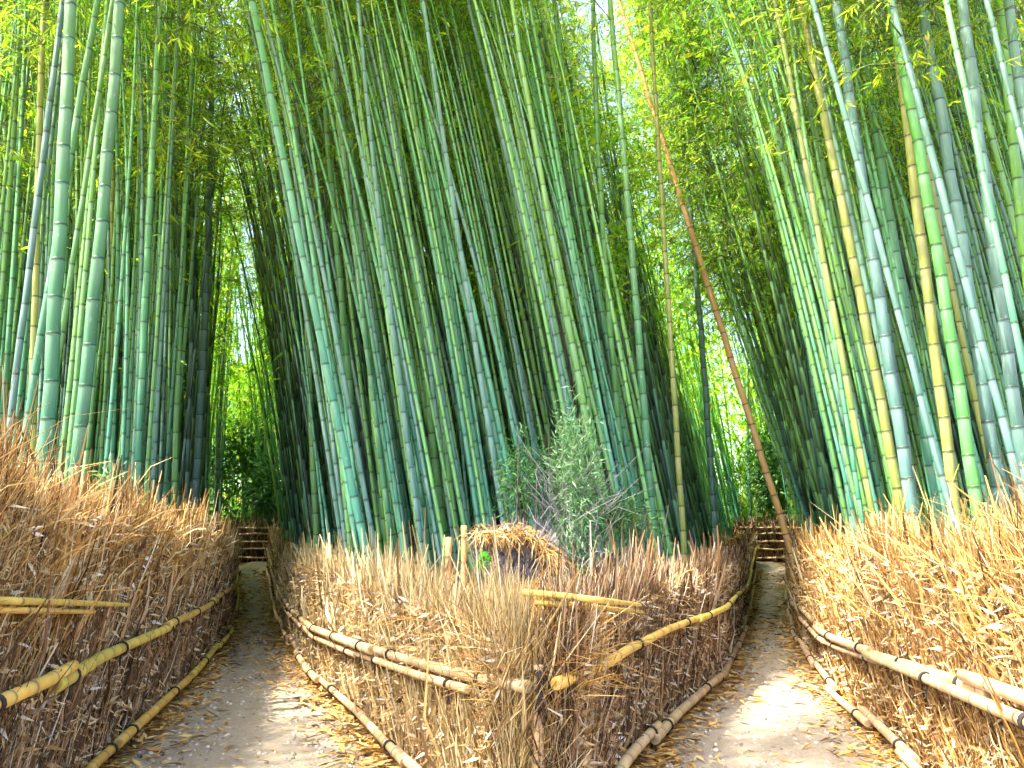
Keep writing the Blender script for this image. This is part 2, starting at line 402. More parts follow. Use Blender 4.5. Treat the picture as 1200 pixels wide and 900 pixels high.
def fringe(plan, height, side, dens, tall, lean_dir=0.0, yr=None, depth=0.45, rmul=1.0):
    """fine dry stalks fanning out above the top"""
    pts, t = resample(plan, 0.05)
    if yr is not None: pts = pts[(pts[:, 1] > yr[0]) & (pts[:, 1] < yr[1])]
    d = np.hypot(pts[:, 0], pts[:, 1]); per = 1.7 * dens / np.clip(d, 3.0, 40) ** 1.5 * np.where(pts[:, 1] < 2.8, .12, 1.0)
    cdf = np.cumsum(per); n = int(cdf[-1] * 0.05)
    i = np.searchsorted(cdf, rng.random(n) * cdf[-1]).clip(1, len(pts) - 1)
    p = pts[i] + (pts[i - 1] - pts[i]) * rng.random((n, 1))
    tan = norm(pts[i] - pts[i - 1]); nrm = np.stack([tan[:, 1], -tan[:, 0]], 1) * side
    dist = np.hypot(p[:, 0], p[:, 1])
    H = height(p[:, 1])
    z0 = H - rng.uniform(0.0, 0.55, n); o = -rng.random(n) * depth + 0.06
    L = rng.uniform(0.3, 1.0, n) * tall
    lean = rng.normal(lean_dir, 0.6, n); out = rng.normal(0.05, 0.4, n)
    dirv = norm(np.stack([tan[:, 0] * lean + nrm[:, 0] * out, tan[:, 1] * lean + nrm[:, 1] * out, np.ones(n)], 1))
    b = np.stack([p[:, 0] + nrm[:, 0] * o, p[:, 1] + nrm[:, 1] * o, gz(p[:, 0], p[:, 1]) + z0], 1)
    h = norm(dirv * [1, 1, 0.0] + 1e-6)
    droop = L * rng.uniform(0.0, 0.35, n)
    P = np.stack([b, b + dirv * (L * 0.4)[:, None], b + dirv * (L * 0.75)[:, None] + h * (droop * 0.4)[:, None] - np.array([0, 0, 1.]) * (droop * 0.25)[:, None],
                  b + dirv * L[:, None] + h * droop[:, None] - np.array([0, 0, 1.]) * (droop * 0.8)[:, None]], 1)
    r = (0.0012 + 0.00042 * dist) * rng.uniform(0.6, 1.4, n) * rmul
    return both(P, np.stack([r, r, r * 0.7, r * 0.25], 1), dist < 4.2)

def core(plan, height, side, thick, inset=0.06):
    """the packed inside of the fence: an uneven body behind the twigs"""
    pts, t = resample(plan, 0.25); n = len(pts)
    tan = norm(np.gradient(pts, axis=0)); nrm = np.stack([tan[:, 1], -tan[:, 0]], 1) * side
    H = height(pts[:, 1]) - 0.22 + rng.normal(0, 0.03, n)
    g = gz(pts[:, 0], pts[:, 1])
    prof = [(-inset, -0.2), (-inset, 0.35), (-inset - 0.02, 0.7), (-inset - 0.05, 1.0), (-thick + 0.05, 1.0), (-thick, 0.6), (-thick, -0.2)]
    V = []
    for o, h in prof:
        z = g + np.where(h < 0, -0.2, H * h); jj = rng.normal(0, 0.012, n)
        V.append(np.stack([pts[:, 0] + nrm[:, 0] * (o + jj), pts[:, 1] + nrm[:, 1] * (o + jj), z], 1))
    V = np.stack(V, 1); k = len(prof)
    idx = np.arange(n * k).reshape(n, k)
    F = np.stack([idx[:-1, :-1], idx[1:, :-1], idx[1:, 1:], idx[:-1, 1:]], -1).reshape(-1, 4)
    return new_mesh("packed_brush", V.reshape(-1, 3), F, 4)

def pole(name, pts, r0, r1, mat, parent, inter=0.34, sides=12):
    """a bamboo pole with nodes along a polyline"""
    P = np.asarray(pts, float); seg = np.linalg.norm(np.diff(P, axis=0), axis=1); s = np.concatenate([[0], np.cumsum(seg)]); Lt = s[-1]
    st, rd, bl, dk = [0, 0.0005, 0.001, 0.002], [0.03, 0.5, 0.8, 1.0], [0, 0, 0, 0], [0.5, .3, 0, 0]
    z = random.uniform(0.08, inter)
    while z < Lt - 0.05:
        for dz, rr, b, k in ((-0.075, 1, 0, 0), (-0.022, 1.01, .7, 0), (-0.010, 1.05, .4, .35), (0, 1.08, 0, .9), (0.008, 1.0, 0, .8), (0.018, 1.02, .3, .1), (0.06, 1, 0, 0)):
            if 0.002 < z + dz < Lt - 0.002: st.append(z + dz); rd.append(rr); bl.append(b); dk.append(k)
        z += inter * random.uniform(0.85, 1.15)
    st += [Lt - 0.002, Lt - .001, Lt - .0005, Lt]; rd += [1.0, 0.8, 0.5, 0.03]; bl += [0, 0, 0, 0]; dk += [0, 0, .3, .5]
    st = np.array(st); o = np.argsort(st, kind='stable'); st = st[o]; rd = np.array(rd)[o]; bl = np.array(bl)[o]; dk = np.array(dk)[o]
    C = np.stack([np.interp(st, s, P[:, j]) for j in range(3)], 1)
    rad = (r0 + (r1 - r0) * st / Lt) * rd
    V, F = lathe_path(C, rad, sides)
    m = new_mesh(name, V, F, 4, True, {"bloom": np.repeat(bl, sides), "dark": np.repeat(dk, sides)})
    return obj(name, m, mat, parent)

def tie(c, tang, r, parent, n=3):
    """turns of twine round a pole with a knotted tail"""
    T = Vector(tang).normalized(); U = T.cross(Vector((0.05, 0.1, 1))).normalized(); W = T.cross(U)
    p = Pile()
    for j in range(n):
        a = np.linspace(0, 2 * math.pi, 13)
        off = (j - (n - 1) / 2) * 0.010
        pts = np.array([Vector(c) + T * (off + 0.004 * math.sin(x)) + (U * math.cos(x) + W * math.sin(x)) * (r * 1.06 + 0.003) for x in a])
        V, F = lathe_path(pts, np.full(13, 0.005), 5); p.add(V, F)
    for sgn in (-1, 1):
        pts = np.array([Vector(c) - U * (r * 1.05) * 0 + W * 0 + Vector((0, 0, -r)) + T * (0.012 * sgn * q) + Vector((0, 0, -0.05 * q)) for q in (0, .5, 1, 1.5)])
        V, F = lathe_path(pts, np.full(4, 0.0035), 4); p.add(V, F)
    return obj("tie", p.mesh("tie", True), M['twine'], parent)

def along(plan, y0, y1, h, off, side, n=14, wob=0.012):
    """3-D polyline following the fence face between depths y0..y1 at height h(y)"""
    out = []
    for y in np.linspace(y0, y1, n):
        x = float(np.interp(y, plan[:, 0], plan[:, 1])) + side * off
        out.append((x, y, float(gz(x, y)) + h(y) + random.uniform(-wob, wob)))
    return np.array(out)

hL = lambda y: np.interp(y, [-2, 3.8, 9, 14, 25.5], [1.46, 1.46, 1.52, 1.48, 1.2])
hR = lambda y: np.interp(y, [-2, 4, 9, 14, 25.5], [1.20, 1.22, 1.26, 1.26, 1.12])
hW = lambda y: np.interp(y, [3, 6, 12, 26.5], [0.88, 1.00, 1.12, 1.05])
def fence_root(loc, label): return tag(empty("brushwood_fence", loc), label, "fence", "brushwood fences along the two paths")
left_fence = fence_root((-2.2, 3.8, 0), "shady brown brushwood fence with yellow bamboo rail on the outer side of the left path")
right_fence = fence_root((2.3, 3.8, 0), "sunlit orange brown brushwood fence on the outer side of the right path")
wedge_fence = fence_root((0.0, 4.0, 0), "low wedge shaped brushwood fence between the two paths, rails meeting at its near corner")
end_left = fence_root((-8.6, 27.2, 0.9), "dark railed fence closing the far end of the left path")
end_right = fence_root((8.6, 27.2, 0.9), "dark railed fence closing the far end of the right path")
screen = fence_root((0.02, 7.2, 0), "grey brushwood screen with brown straw cap showing over the middle of the wedge fence")
bpy.context.view_layer.update()
def under(o, parent):
    o.parent = parent; o.matrix_parent_inverse = parent.matrix_world.inverted(); return o
def put(name, mesh, mat, parent, kind=None):
    o = under(obj(name, mesh, mat), parent)
    if kind: o["kind"] = kind
    return o
def piled(name, arrs, mat, parent):
    p = Pile()
    for a in arrs: p.add(*a)
    return put(name, p.mesh(name), mat, parent, "stuff")

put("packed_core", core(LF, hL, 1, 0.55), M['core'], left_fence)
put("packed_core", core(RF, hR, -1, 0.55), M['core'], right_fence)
WALL = np.concatenate([WL[::-1], WR])                                # the wedge's outline, round its near corner
# body of the wedge, one strip from face to face
ysw = np.concatenate([[4.0], np.linspace(4.4, 27, 60)])
V = []
for y in ysw:
    a, b = float(wl(y)) + 0.06, float(wr(y)) - 0.06; h = float(hW(y)) - 0.2
    for x, zz in ((a, -.2), (a + .01, h * .5), (a + .05, h), (b - .05, h), (b - .01, h * .5), (b, -.2)): V.append((x, y, float(gz(x, y)) + zz + random.uniform(-.02, .02)))
idx = np.arange(len(V)).reshape(-1, 6)
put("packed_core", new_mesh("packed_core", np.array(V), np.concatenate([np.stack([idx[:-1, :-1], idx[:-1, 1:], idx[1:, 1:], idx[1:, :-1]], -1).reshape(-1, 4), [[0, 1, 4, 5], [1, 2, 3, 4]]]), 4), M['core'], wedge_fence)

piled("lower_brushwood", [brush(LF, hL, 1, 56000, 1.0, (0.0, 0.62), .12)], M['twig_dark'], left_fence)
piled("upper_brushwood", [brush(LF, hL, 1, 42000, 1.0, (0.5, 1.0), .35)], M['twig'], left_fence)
piled("caught_leaves", [flakes(LF, hL, 1, 34000)], M['flake'], left_fence)
piled("straw_top", [fringe(LF, hL, 1, 7500, 0.36), fringe(LF, hL, 1, 1100, 0.75, yr=(1.5, 8))], M['straw'], left_fence)
piled("brushwood", [brush(RF, hR, -1, 78000, 1.0, (0, 1), .22)], M['twig'], right_fence)
piled("caught_leaves", [flakes(RF, hR, -1, 36000)], M['flake'], right_fence)
piled("straw_top", [fringe(RF, hR, -1, 7500, 0.36), fringe(RF, hR, -1, 1400, 0.8, lean_dir=0.3, yr=(2.5, 9))], M['straw'], right_fence)
wl_plan = WL; wr_plan = WR
tip = np.array([(3.95, -0.17), (3.86, -0.05), (3.95, 0.11)])
piled("lit_tone_brushwood", [brush(WL, hW, -1, 78000, 1.0, (0, 1), .22), brush(np.array([(3.99, 0.00), (3.91, 0.12)]), hW, 1, 45000, .9, (0, .8), .03)], M['twig_lit_tone'], wedge_fence)  # sunlit look of the left face painted in with paler twigs
piled("shade_tone_brushwood", [brush(WR, hW, 1, 66000, 1.0, (0, 1), .18)], M['twig_dark'], wedge_fence)  # shade on the right face painted in with darker twigs
piled("caught_leaves", [flakes(WL, hW, -1, 44000), flakes(WR, hW, 1, 30000)], M['flake'], wedge_fence)
# straw heaped over the whole top of the wedge
n = 15000
y = 4.0 + 22.5 * rng.random(n) ** 1.5; x = wl(y) + (wr(y) - wl(y)) * rng.random(n); dist = np.hypot(x, y)
near = np.minimum(np.abs(x - wl(y)), np.abs(x - wr(y))); keep = near < 1.3; x, y, dist = x[keep], y[keep], dist[keep]; n = len(x)
B = np.stack([x, y, gz(x, y) + hW(y) - rng.uniform(.05, .35, n)], 1); dv = norm(np.stack([rng.normal(0, .7, n), rng.normal(0, .7, n), rng.uniform(.25, 1.2, n)], 1)); L = rng.uniform(.15, .5, n)
rr = (.0011 + .0004 * dist) * rng.uniform(.6, 1.4, n); dr = np.array([0, 0, 1.]) * (L * rng.uniform(0, .35, n))[:, None]
piled("straw_top", [tubes_arrays(np.stack([B, B + dv * (L * .5)[:, None], B + dv * L[:, None] - dr], 1), np.stack([rr, rr, rr * .3], 1), 3), fringe(WL, hW, -1, 3500, .32), fringe(WR, hW, 1, 3500, .32)], M['straw'], wedge_fence)

WLr = np.concatenate([[(3.74, 0.27)], WL]); WRr = np.concatenate([[(3.74, -0.03), (3.95, 0.14)], WR[1:]])
put_post = under(pole('post', [(0.12, 3.84, -.1), (0.12, 3.84, .45), (0.12, 3.85, .84)], .024, .022, M['rail_grey'], None, .3), wedge_fence)
for hz in (.70, .77, .13):
    under(tie((0.12, 3.80, hz), (1, .1, 0), .045, None, 3), wedge_fence)
# rails: short overlapping poles, each a part with its own twine ties
def rail_run(plan, y0, y1, h, off, side, r0, mat, parent, lens=(1.5, 2.6), tie_every=1.3, inter=0.30):
    a = y0; k = 0
    while a < y1 - 0.3:
        b = min(y1, a + random.uniform(*lens) * (1 + a * 0.04))
        dh, do = random.uniform(-.025, .025), random.uniform(-.012, .012) + (0.02 if k % 2 else -0.01)
        r = r0 * random.uniform(.85, 1.12)
        pts = along(plan, a - 0.14, b + 0.14, lambda y: h(y) + dh + .03 * math.sin(k * 2.1) * (y - a) / max(b - a, .1), off + do, side, 7, .002)
        o = under(pole("rail", pts, r, r * random.uniform(.8, .95), mat, None, inter * random.uniform(.8, 1.2)), parent)
        q = a + random.uniform(.1, .3)
        while q < b and q < 15:
            c = np.array([[np.interp(v, pts[:, 1], pts[:, j]) for j in range(3)] for v in (q, q + .05)])
            t = tie(c[0], c[1] - c[0], r, o)
            q += tie_every * random.uniform(.8, 1.3)
        a = b; k += 1
rail_run(LF, -1.0, 25, lambda y: float(np.interp(y, [3.8, 25], [.755, .70])), 0.15, 1, 0.036, M['rail'], left_fence, (2.2, 3.4))
rail_run(LF, -0.6, 25, lambda y: 0.12, 0.17, 1, 0.034, M['rail'], left_fence)
rail_run(WLr, 3.93, 26, lambda y: float(np.interp(y, [3.9, 5.4, 9, 26], [.76, .68, .52, .50])), 0.15, -1, 0.034, M['rail_grey'], wedge_fence)
rail_run(WL, 4.3, 20, lambda y: float(np.interp(y, [3.9, 5.4, 9, 26], [.69, .60, .43, .42])), 0.155, -1, 0.026, M['rail_grey'], wedge_fence)
rail_run(WL, 4.1, 26, lambda y: 0.11, 0.18, -1, 0.034, M['rail_grey'], wedge_fence, (.8, 1.6))
rail_run(WRr, 3.93, 26, lambda y: float(np.interp(y, [3.9, 26], [.75, .70])), 0.19, 1, 0.032, M['rail'], wedge_fence, (2.2, 3.2))
rail_run(WR, 4.1, 26, lambda y: 0.12, 0.17, 1, 0.036, M['rail_grey'], wedge_fence)
rail_run(RF, 0.5, 25, lambda y: float(np.interp(y, [3.8, 5.4, 9, 26], [.72, .66, .52, .50])), 0.15, -1, 0.034, M['rail_grey'], right_fence)
rail_run(RF, 0.9, 20, lambda y: float(np.interp(y, [3.8, 5.4, 9, 26], [.65, .58, .43, .42])), 0.155, -1, 0.027, M['rail_grey'], right_fence)
rail_run(RF, 0.5, 25, lambda y: 0.11, 0.18, -1, 0.034, M['rail_grey'], right_fence, (.8, 1.6))
def split_rail(parent, face, side, pix, r):
    pts = []
    for px, py in pix:                                               # where the sight line meets the fence face
        best = min(np.arange(3.2, 9, .02), key=lambda y: abs(unproj(px, py, y).x - (float(face(y)) + side * .17)))
        p = unproj(px, py, best); pts.append((p.x, p.y, p.z))
    under(pole("split_rail", np.array(pts), r, r * .8, M['rail'], None, 0.28), parent)
split_rail(left_fence, lx, 1, [(-60, 702), (10, 704), (80, 706), (150, 709)], .016)
split_rail(left_fence, lx, 1, [(-60, 714), (10, 715), (60, 716), (110, 717)], .014)
split_rail(wedge_fence, wr, 1, [(612, 694), (650, 697), (700, 703), (750, 709)], .016)
split_rail(wedge_fence, wr, 1, [(625, 706), (670, 709), (720, 714), (752, 717)], .014)
# the railed fences that close each path
def end_fence(root, xc, yc, half, seed):
    n = 1900; X = xc + rng.uniform(-half, half, n); Y = yc + rng.normal(0, 0.05, n); z0 = rng.random(n) * 1.15
    L = rng.uniform(0.2, 0.6, n); dv = norm(np.stack([rng.normal(0, 0.35, n), rng.normal(-0.05, 0.15, n), np.ones(n)], 1)); B = np.stack([X, Y, gz(X, Y) + z0], 1); rr = rng.uniform(0.006, 0.017, n)
    piled("brushwood", [tubes_arrays(np.stack([B, B + dv * (L * 0.5)[:, None], B + dv * L[:, None]], 1), np.stack([rr, rr, rr * 0.4], 1), 3)], M['twig_dark'], root)
    xs = np.linspace(xc - half, xc + half, 12); prof = [(0.03, -0.3), (0.05, 0.6), (0.08, 1.15), (0.4, 1.15), (0.45, 0.6), (0.45, -0.3)]
    V = np.array([[(x, yc + o, float(gz(x, yc)) + h) for o, h in prof] for x in xs]); idx = np.arange(12 * 6).reshape(-1, 6)
    put("packed_core", new_mesh("packed_core", V.reshape(-1, 3), np.stack([idx[:-1, :-1], idx[1:, :-1], idx[1:, 1:], idx[:-1, 1:]], -1).reshape(-1, 4), 4), M['core'], root)
    for h in (0.15, 0.42, 0.68, 0.92, 1.12):
        pts = np.array([(x, yc - .14, float(gz(x, yc)) + h + random.uniform(-.03, .03)) for x in np.linspace(xc - half + random.uniform(0, .3), xc + half, 6)])
        under(pole("rail", pts, 0.030, 0.024, M['rail_grey'], None, 0.4, 8), root)
end_fence(end_left, -8.9, 27.4, 1.5, 1); end_fence(end_right, 8.9, 27.4, 1.5, 2)

# the capped screen behind the wedge
c0 = unproj(566, 640, 7.2); c1 = unproj(630, 640, 7.2); zt = unproj(600, 625, 7.2).z
n = 2600; X = rng.uniform(c0.x, c1.x, n); Y = 7.2 + rng.normal(0, .05, n); B = np.stack([X, Y, .6 + (zt - .8) * rng.random(n)], 1); L = rng.uniform(.15, .4, n)
dv = norm(np.stack([rng.normal(.3, .6, n), rng.normal(-.05, .15, n), np.ones(n)], 1)); rr = rng.uniform(.002, .005, n)
piled("brushwood", [tubes_arrays(np.stack([B, B + dv * (L * .5)[:, None], B + dv * L[:, None]], 1), np.stack([rr, rr, rr * .4], 1), 3)], mat_island("grey_brush", [(0, (.07, .06, .06)), (.5, (.22, .19, .19)), (1, (.46, .42, .41))]), screen)
bx_ = [(c0.x, .0), (c0.x, zt - .1), (c1.x, zt - .1), (c1.x, .0)]
V = np.array([(x, 7.26 + d, z) for d in (0, .3) for x, z in bx_])
put("packed_core", new_mesh("packed_core", V, np.array([(0, 1, 2, 3), (4, 5, 6, 7), (0, 1, 5, 4), (1, 2, 6, 5), (2, 3, 7, 6)]), 4), M['core'], screen)
n = 1000; u = rng.random(n); X = c0.x - .06 + u * (c1.x - c0.x + .22); top = zt - np.clip((X - c1.x + .1) / .30, 0, 1) * .30
B = np.stack([X, 7.25 + rng.normal(0, .12, n), top + rng.uniform(-.05, .02, n)], 1); L = rng.uniform(.08, .24, n); dv = norm(np.stack([rng.normal(.25, .6, n), rng.normal(-.5, .5, n), rng.normal(0, .3, n)], 1)); rr = rng.uniform(.002, .0045, n)
piled("straw_cap", [tubes_arrays(np.stack([B, B + dv * (L * .6)[:, None], B + dv * L[:, None] - np.array([0, 0, .07])], 1), np.stack([rr, rr, rr * .4], 1), 3)], M['twig'], screen)

# ------------------------------------------------------------------ straw and leaf litter along the path edges
def litter(n, edge, side, spread, ymin=2.5, ymax=29):
    y = ymin + (ymax - ymin) * rng.random(n) ** 1.9
    x = edge(y) + side * (np.abs(rng.normal(0, spread, n)) - 0.05)
    d = np.hypot(x, y); a = rng.uniform(0, 2 * math.pi, n); tilt = rng.normal(0.06, 0.18, n)
    D = norm(np.stack([np.cos(a), np.sin(a), tilt], 1)); L = rng.uniform(0.05, 0.16, n) * (1 + d * 0.02)
    N = norm(np.stack([rng.normal(0, .35, n), rng.normal(0, .35, n), np.ones(n)], 1))
    B = np.stack([x, y, gz(x, y) + 0.03 + rng.random(n) * 0.035 * np.exp(-np.abs(x - edge(y)) * 2.5)], 1)
    return leaves_arrays(B, D, N, L, L * rng.uniform(0.08, 0.2, n) + 0.0006 * d)
p_ = Pile()
p_.add(*litter(5500, lambda y: lx(y) + 0.05, 1, 0.22, ymax=25)); p_.add(*litter(6000, rx, -1, 0.24, ymax=25))
p_.add(*litter(6500, wl, -1, 0.26, 4.2, 25)); p_.add(*litter(6500, wr, 1, 0.22, 4.2, 25))
p_.add(*litter(900, lambda y: lx(y) + 0.05, 1, .9)); p_.add(*litter(900, rx, -1, .9))
tag(obj("straw_litter", p_.mesh("straw_litter"), M['straw']), "dry straw and fallen bamboo leaves strewn along the edges of both sandy paths", "litter", kind="stuff")

# ------------------------------------------------------------------ bamboo
HB, RB = 15.0, 0.065
def culm_mesh(name, bend, seed, sides=10, first=0.16, top=0.36, relief=True):
    r_ = random.Random(seed); z = 0.0; st = []; bl = []; dk = []; rm = []; nodes = []
    st.append(-0.6); bl.append(0); dk.append(0); rm.append(1)
    st.append(0.0); bl.append(0); dk.append(0); rm.append(1)
    gap = first
    while z < HB - 0.35:
        z += gap * r_.uniform(0.86, 1.14); gap = min(top, gap + 0.018) if z < 9 else max(0.2, gap - 0.008)
        nodes.append(z)
        if relief:
            for dz, rr, b, k in ((-0.032, 1.0, .7, 0), (-0.012, 1.01, .9, 0), (-0.006, 1.045, .3, .6), (0.001, 1.05, 0, 1), (0.007, 0.985, 0, .9), (0.018, 1.01, 0, .1)):
                st.append(z + dz); bl.append(b); dk.append(k); rm.append(rr)
        else:
            st.append(z); bl.append(.3); dk.append(.4); rm.append(1)
    st.append(HB); bl.append(0); dk.append(0); rm.append(0.6)
    st = np.array(st); t = np.clip(st / HB, 0, 1)
    rad = RB * (1 - 0.10 * t - 0.78 * t ** 2.2) * np.array(rm)
    az = r_.uniform(0, 6.28)
    C = np.stack([bend * t ** 2.6 * math.cos(az), bend * t ** 2.6 * math.sin(az), st], 1)
    # nodes zigzag very slightly
    C[:, 0] += 0.006 * np.sin(st * 5.1 + seed); C[:, 1] += 0.006 * np.cos(st * 4.3 + seed)
    V, F = lathe_path(C, np.maximum(rad, 0.003), sides)
    m = new_mesh(name, V, F, 4, True, {"bloom": np.repeat(bl, sides), "dark": np.repeat(dk, sides)})
    return m, nodes, (bend, az)

def axis_at(z, bz):
    t = np.clip(np.asarray(z) / HB, 0, 1); return bz[0] * t ** 2.6 * math.cos(bz[1]), bz[0] * t ** 2.6 * math.sin(bz[1])

def crown_meshes(nodes, bz, zmin, per, leaf_len, seed):
    """side branches at the upper nodes with sprays of narrow leaves; returns branch mesh, leaf mesh"""
    r_ = np.random.default_rng(seed)
    zs = [z for z in nodes if z > zmin] + [HB - 0.2, HB - 0.1]
    bp = Pile(); LP = []; LD = []
    for z in zs:
        t = (z - zmin) / (HB - zmin)
        for q in range(2):
            if r_.random() < 0.12: continue
            ax, ay = axis_at(z, bz); a = r_.uniform(0, 2 * math.pi)
            ln = (1.75 * (1 - t) ** 0.7 + 0.35) * r_.uniform(0.6, 1.15) * (0.55 + 0.45 * min(1, t * 4))
            h = np.array([math.cos(a), math.sin(a), 0]); k = np.linspace(0, 1, 5)
            pts = np.array([ax, ay, z]) + h * (ln * k)[:, None] + np.array([0, 0, 1]) * (ln * (0.75 * k - 0.75 * k ** 2.0))[:, None]
            V, F = tubes_arrays(pts[None], np.array([[0.010, .008, .006, .004, .002]]), 3); bp.add(V, F)
            nt = 6
            for j in range(nt):
                kk = 0.25 + 0.75 * (j + r_.random()) / nt
                c = np.array([np.interp(kk, k, pts[:, d]) for d in range(3)])
                m = max(1, int(per / nt / 6)); rad = 0.15 + 0.20 * ln * 0.5
                cc = c + r_.normal(0, 1, (m, 3)) * np.array([rad, rad, rad * 0.7]); cd = norm(np.tile(h * 0.8, (m, 1)) + r_.normal(0, 0.45, (m, 3)) + np.array([0, 0, -0.35]))
                kk6 = np.arange(6)
                pp = cc[:, None, :] + cd[:, None, :] * (0.035 * kk6)[None, :, None]
                sd = norm(np.cross(cd, r_.normal(0, 1, (m, 3))))
                dd = cd[:, None, :] + sd[:, None, :] * (np.where(kk6 % 2 == 0, .75, -.75))[None, :, None] + r_.normal(0, .18, (m, 6, 3)) + np.array([0, 0, -.35])
                LP.append(pp.reshape(-1, 3)); LD.append(norm(dd.reshape(-1, 3)))
                V, F = tubes_arrays(np.stack([np.tile(c, (m, 1)), cc, cc + cd * .2], 1), np.tile([[.004, .003, .0015]], (m, 1)), 3); bp.add(V, F)
    LP = np.concatenate(LP); LD = np.concatenate(LD); n = len(LP)
    N = norm(r_.normal(0, 0.6, (n, 3)) + np.array([0, 0, 1.0]))
    L = leaf_len * r_.uniform(0.65, 1.35, n)
    V, F = leaves_arrays(LP, LD, N, L, L * r_.uniform(0.15, 0.22, n))
    return bp.mesh("branches"), new_mesh("foliage", V, F, 4)

NV = 8
culms, crowns, branch_m, crowns_hi, branch_hi = [], [], [], [], []
for i in range(NV):
    m, nd, bz = culm_mesh("culm", random.uniform(0.5, 1.6), 100 + i)
    culms.append((m, nd, bz))
    b, l = crown_meshes(nd, bz, 6.4, 96, 0.118, 200 + i)
    b.materials.append(M['branch']); l.materials.append(M['leaf'])
    crowns.append(l); branch_m.append(b)
    b2, l2 = crown_meshes(nd, bz, 9.0, 100, 0.118, 300 + i); b2.materials.append(M['branch']); l2.materials.append(M['leaf'])
    crowns_hi.append(l2); branch_hi.append(b2)
culm_by_mat = {}
def culm_of(i, key):
    if (i, key) not in culm_by_mat:
        if not culms[i][0].materials: culms[i][0].materials.append(M['teal'])
        culm_by_mat[(i, key)] = culms[i][0]
    return culm_by_mat[(i, key)]

# a node ring as a part of its own for the culms that show large
a_ = 14
st = np.array([-0.016, -0.010, -0.003, 0.002, 0.008, 0.015]); rr_ = np.array([1.0, 1.05, 1.085, 1.09, 1.05, 1.0])
V, F = lathe_path(np.stack([st * 0, st * 0, st], 1), RB * rr_, a_)
node_base = new_mesh("node", V, F, 4, True, {"bloom": np.repeat([1, .9, .2, 0, 0, .3], a_), "dark": np.repeat([0, 0, .6, 1, 1, .2], a_)})
node_mats = {}
def node_of(key):
    if key not in node_mats:
        m = node_base.copy(); m.materials.append(M[key]); node_mats[key] = m
    return node_mats[key]

n_bamboo = [0]
straight_dead = culm_mesh('culm', 0.0, 77)[0]; straight_dead.materials.append(M['dead'])
def bamboo(base, up, radius, key, label, group, vi=None, crown=True, nodes=False, hscale=1.0, spin=None, high=False):
    vi = n_bamboo[0] % NV if vi is None else vi
    n_bamboo[0] += 1
    o = empty("bamboo", base)
    z = Vector(up).normalized()
    sp = random.uniform(0, 6.28) if spin is None else spin
    o.rotation_mode = 'QUATERNION'
    o.rotation_quaternion = Vector((0, 0, 1)).rotation_difference(z) @ Quaternion((0, 0, 1), sp)
    tag(o, label, "bamboo", group)
    s = radius / RB
    if key == 'dead': culm_by_mat[(vi, key)] = straight_dead
    c = obj("culm", culm_of(vi, key), None, o); c.scale = (s, s, hscale)
    c.material_slots[0].link = 'OBJECT'; c.material_slots[0].material = M[key]     # one mesh, a colour of its own
    if crown:
        b = obj("branches", (branch_hi if high else branch_m)[vi], None, o); b.scale = (1, 1, hscale)
        f = obj("foliage", (crowns_hi if high else crowns)[vi], None, o); f.scale = (1, 1, hscale)
    if nodes:
        m, nd, bz = culms[vi]
        for zz in nd:
            if zz * hscale > 7.0: break
            t = zz / HB; k = (1 - 0.10 * t - 0.78 * t ** 2.2)
            ax, ay = axis_at(zz, bz)
            q = obj("node", node_of(key), None, o)
            q.location = (ax * s + 0.006 * s * math.sin(zz * 5.1 + 100 + vi), ay * s + 0.006 * s * math.cos(zz * 4.3 + 100 + vi), zz * hscale)
            q.scale = (s * k, s * k, 1)
    return o

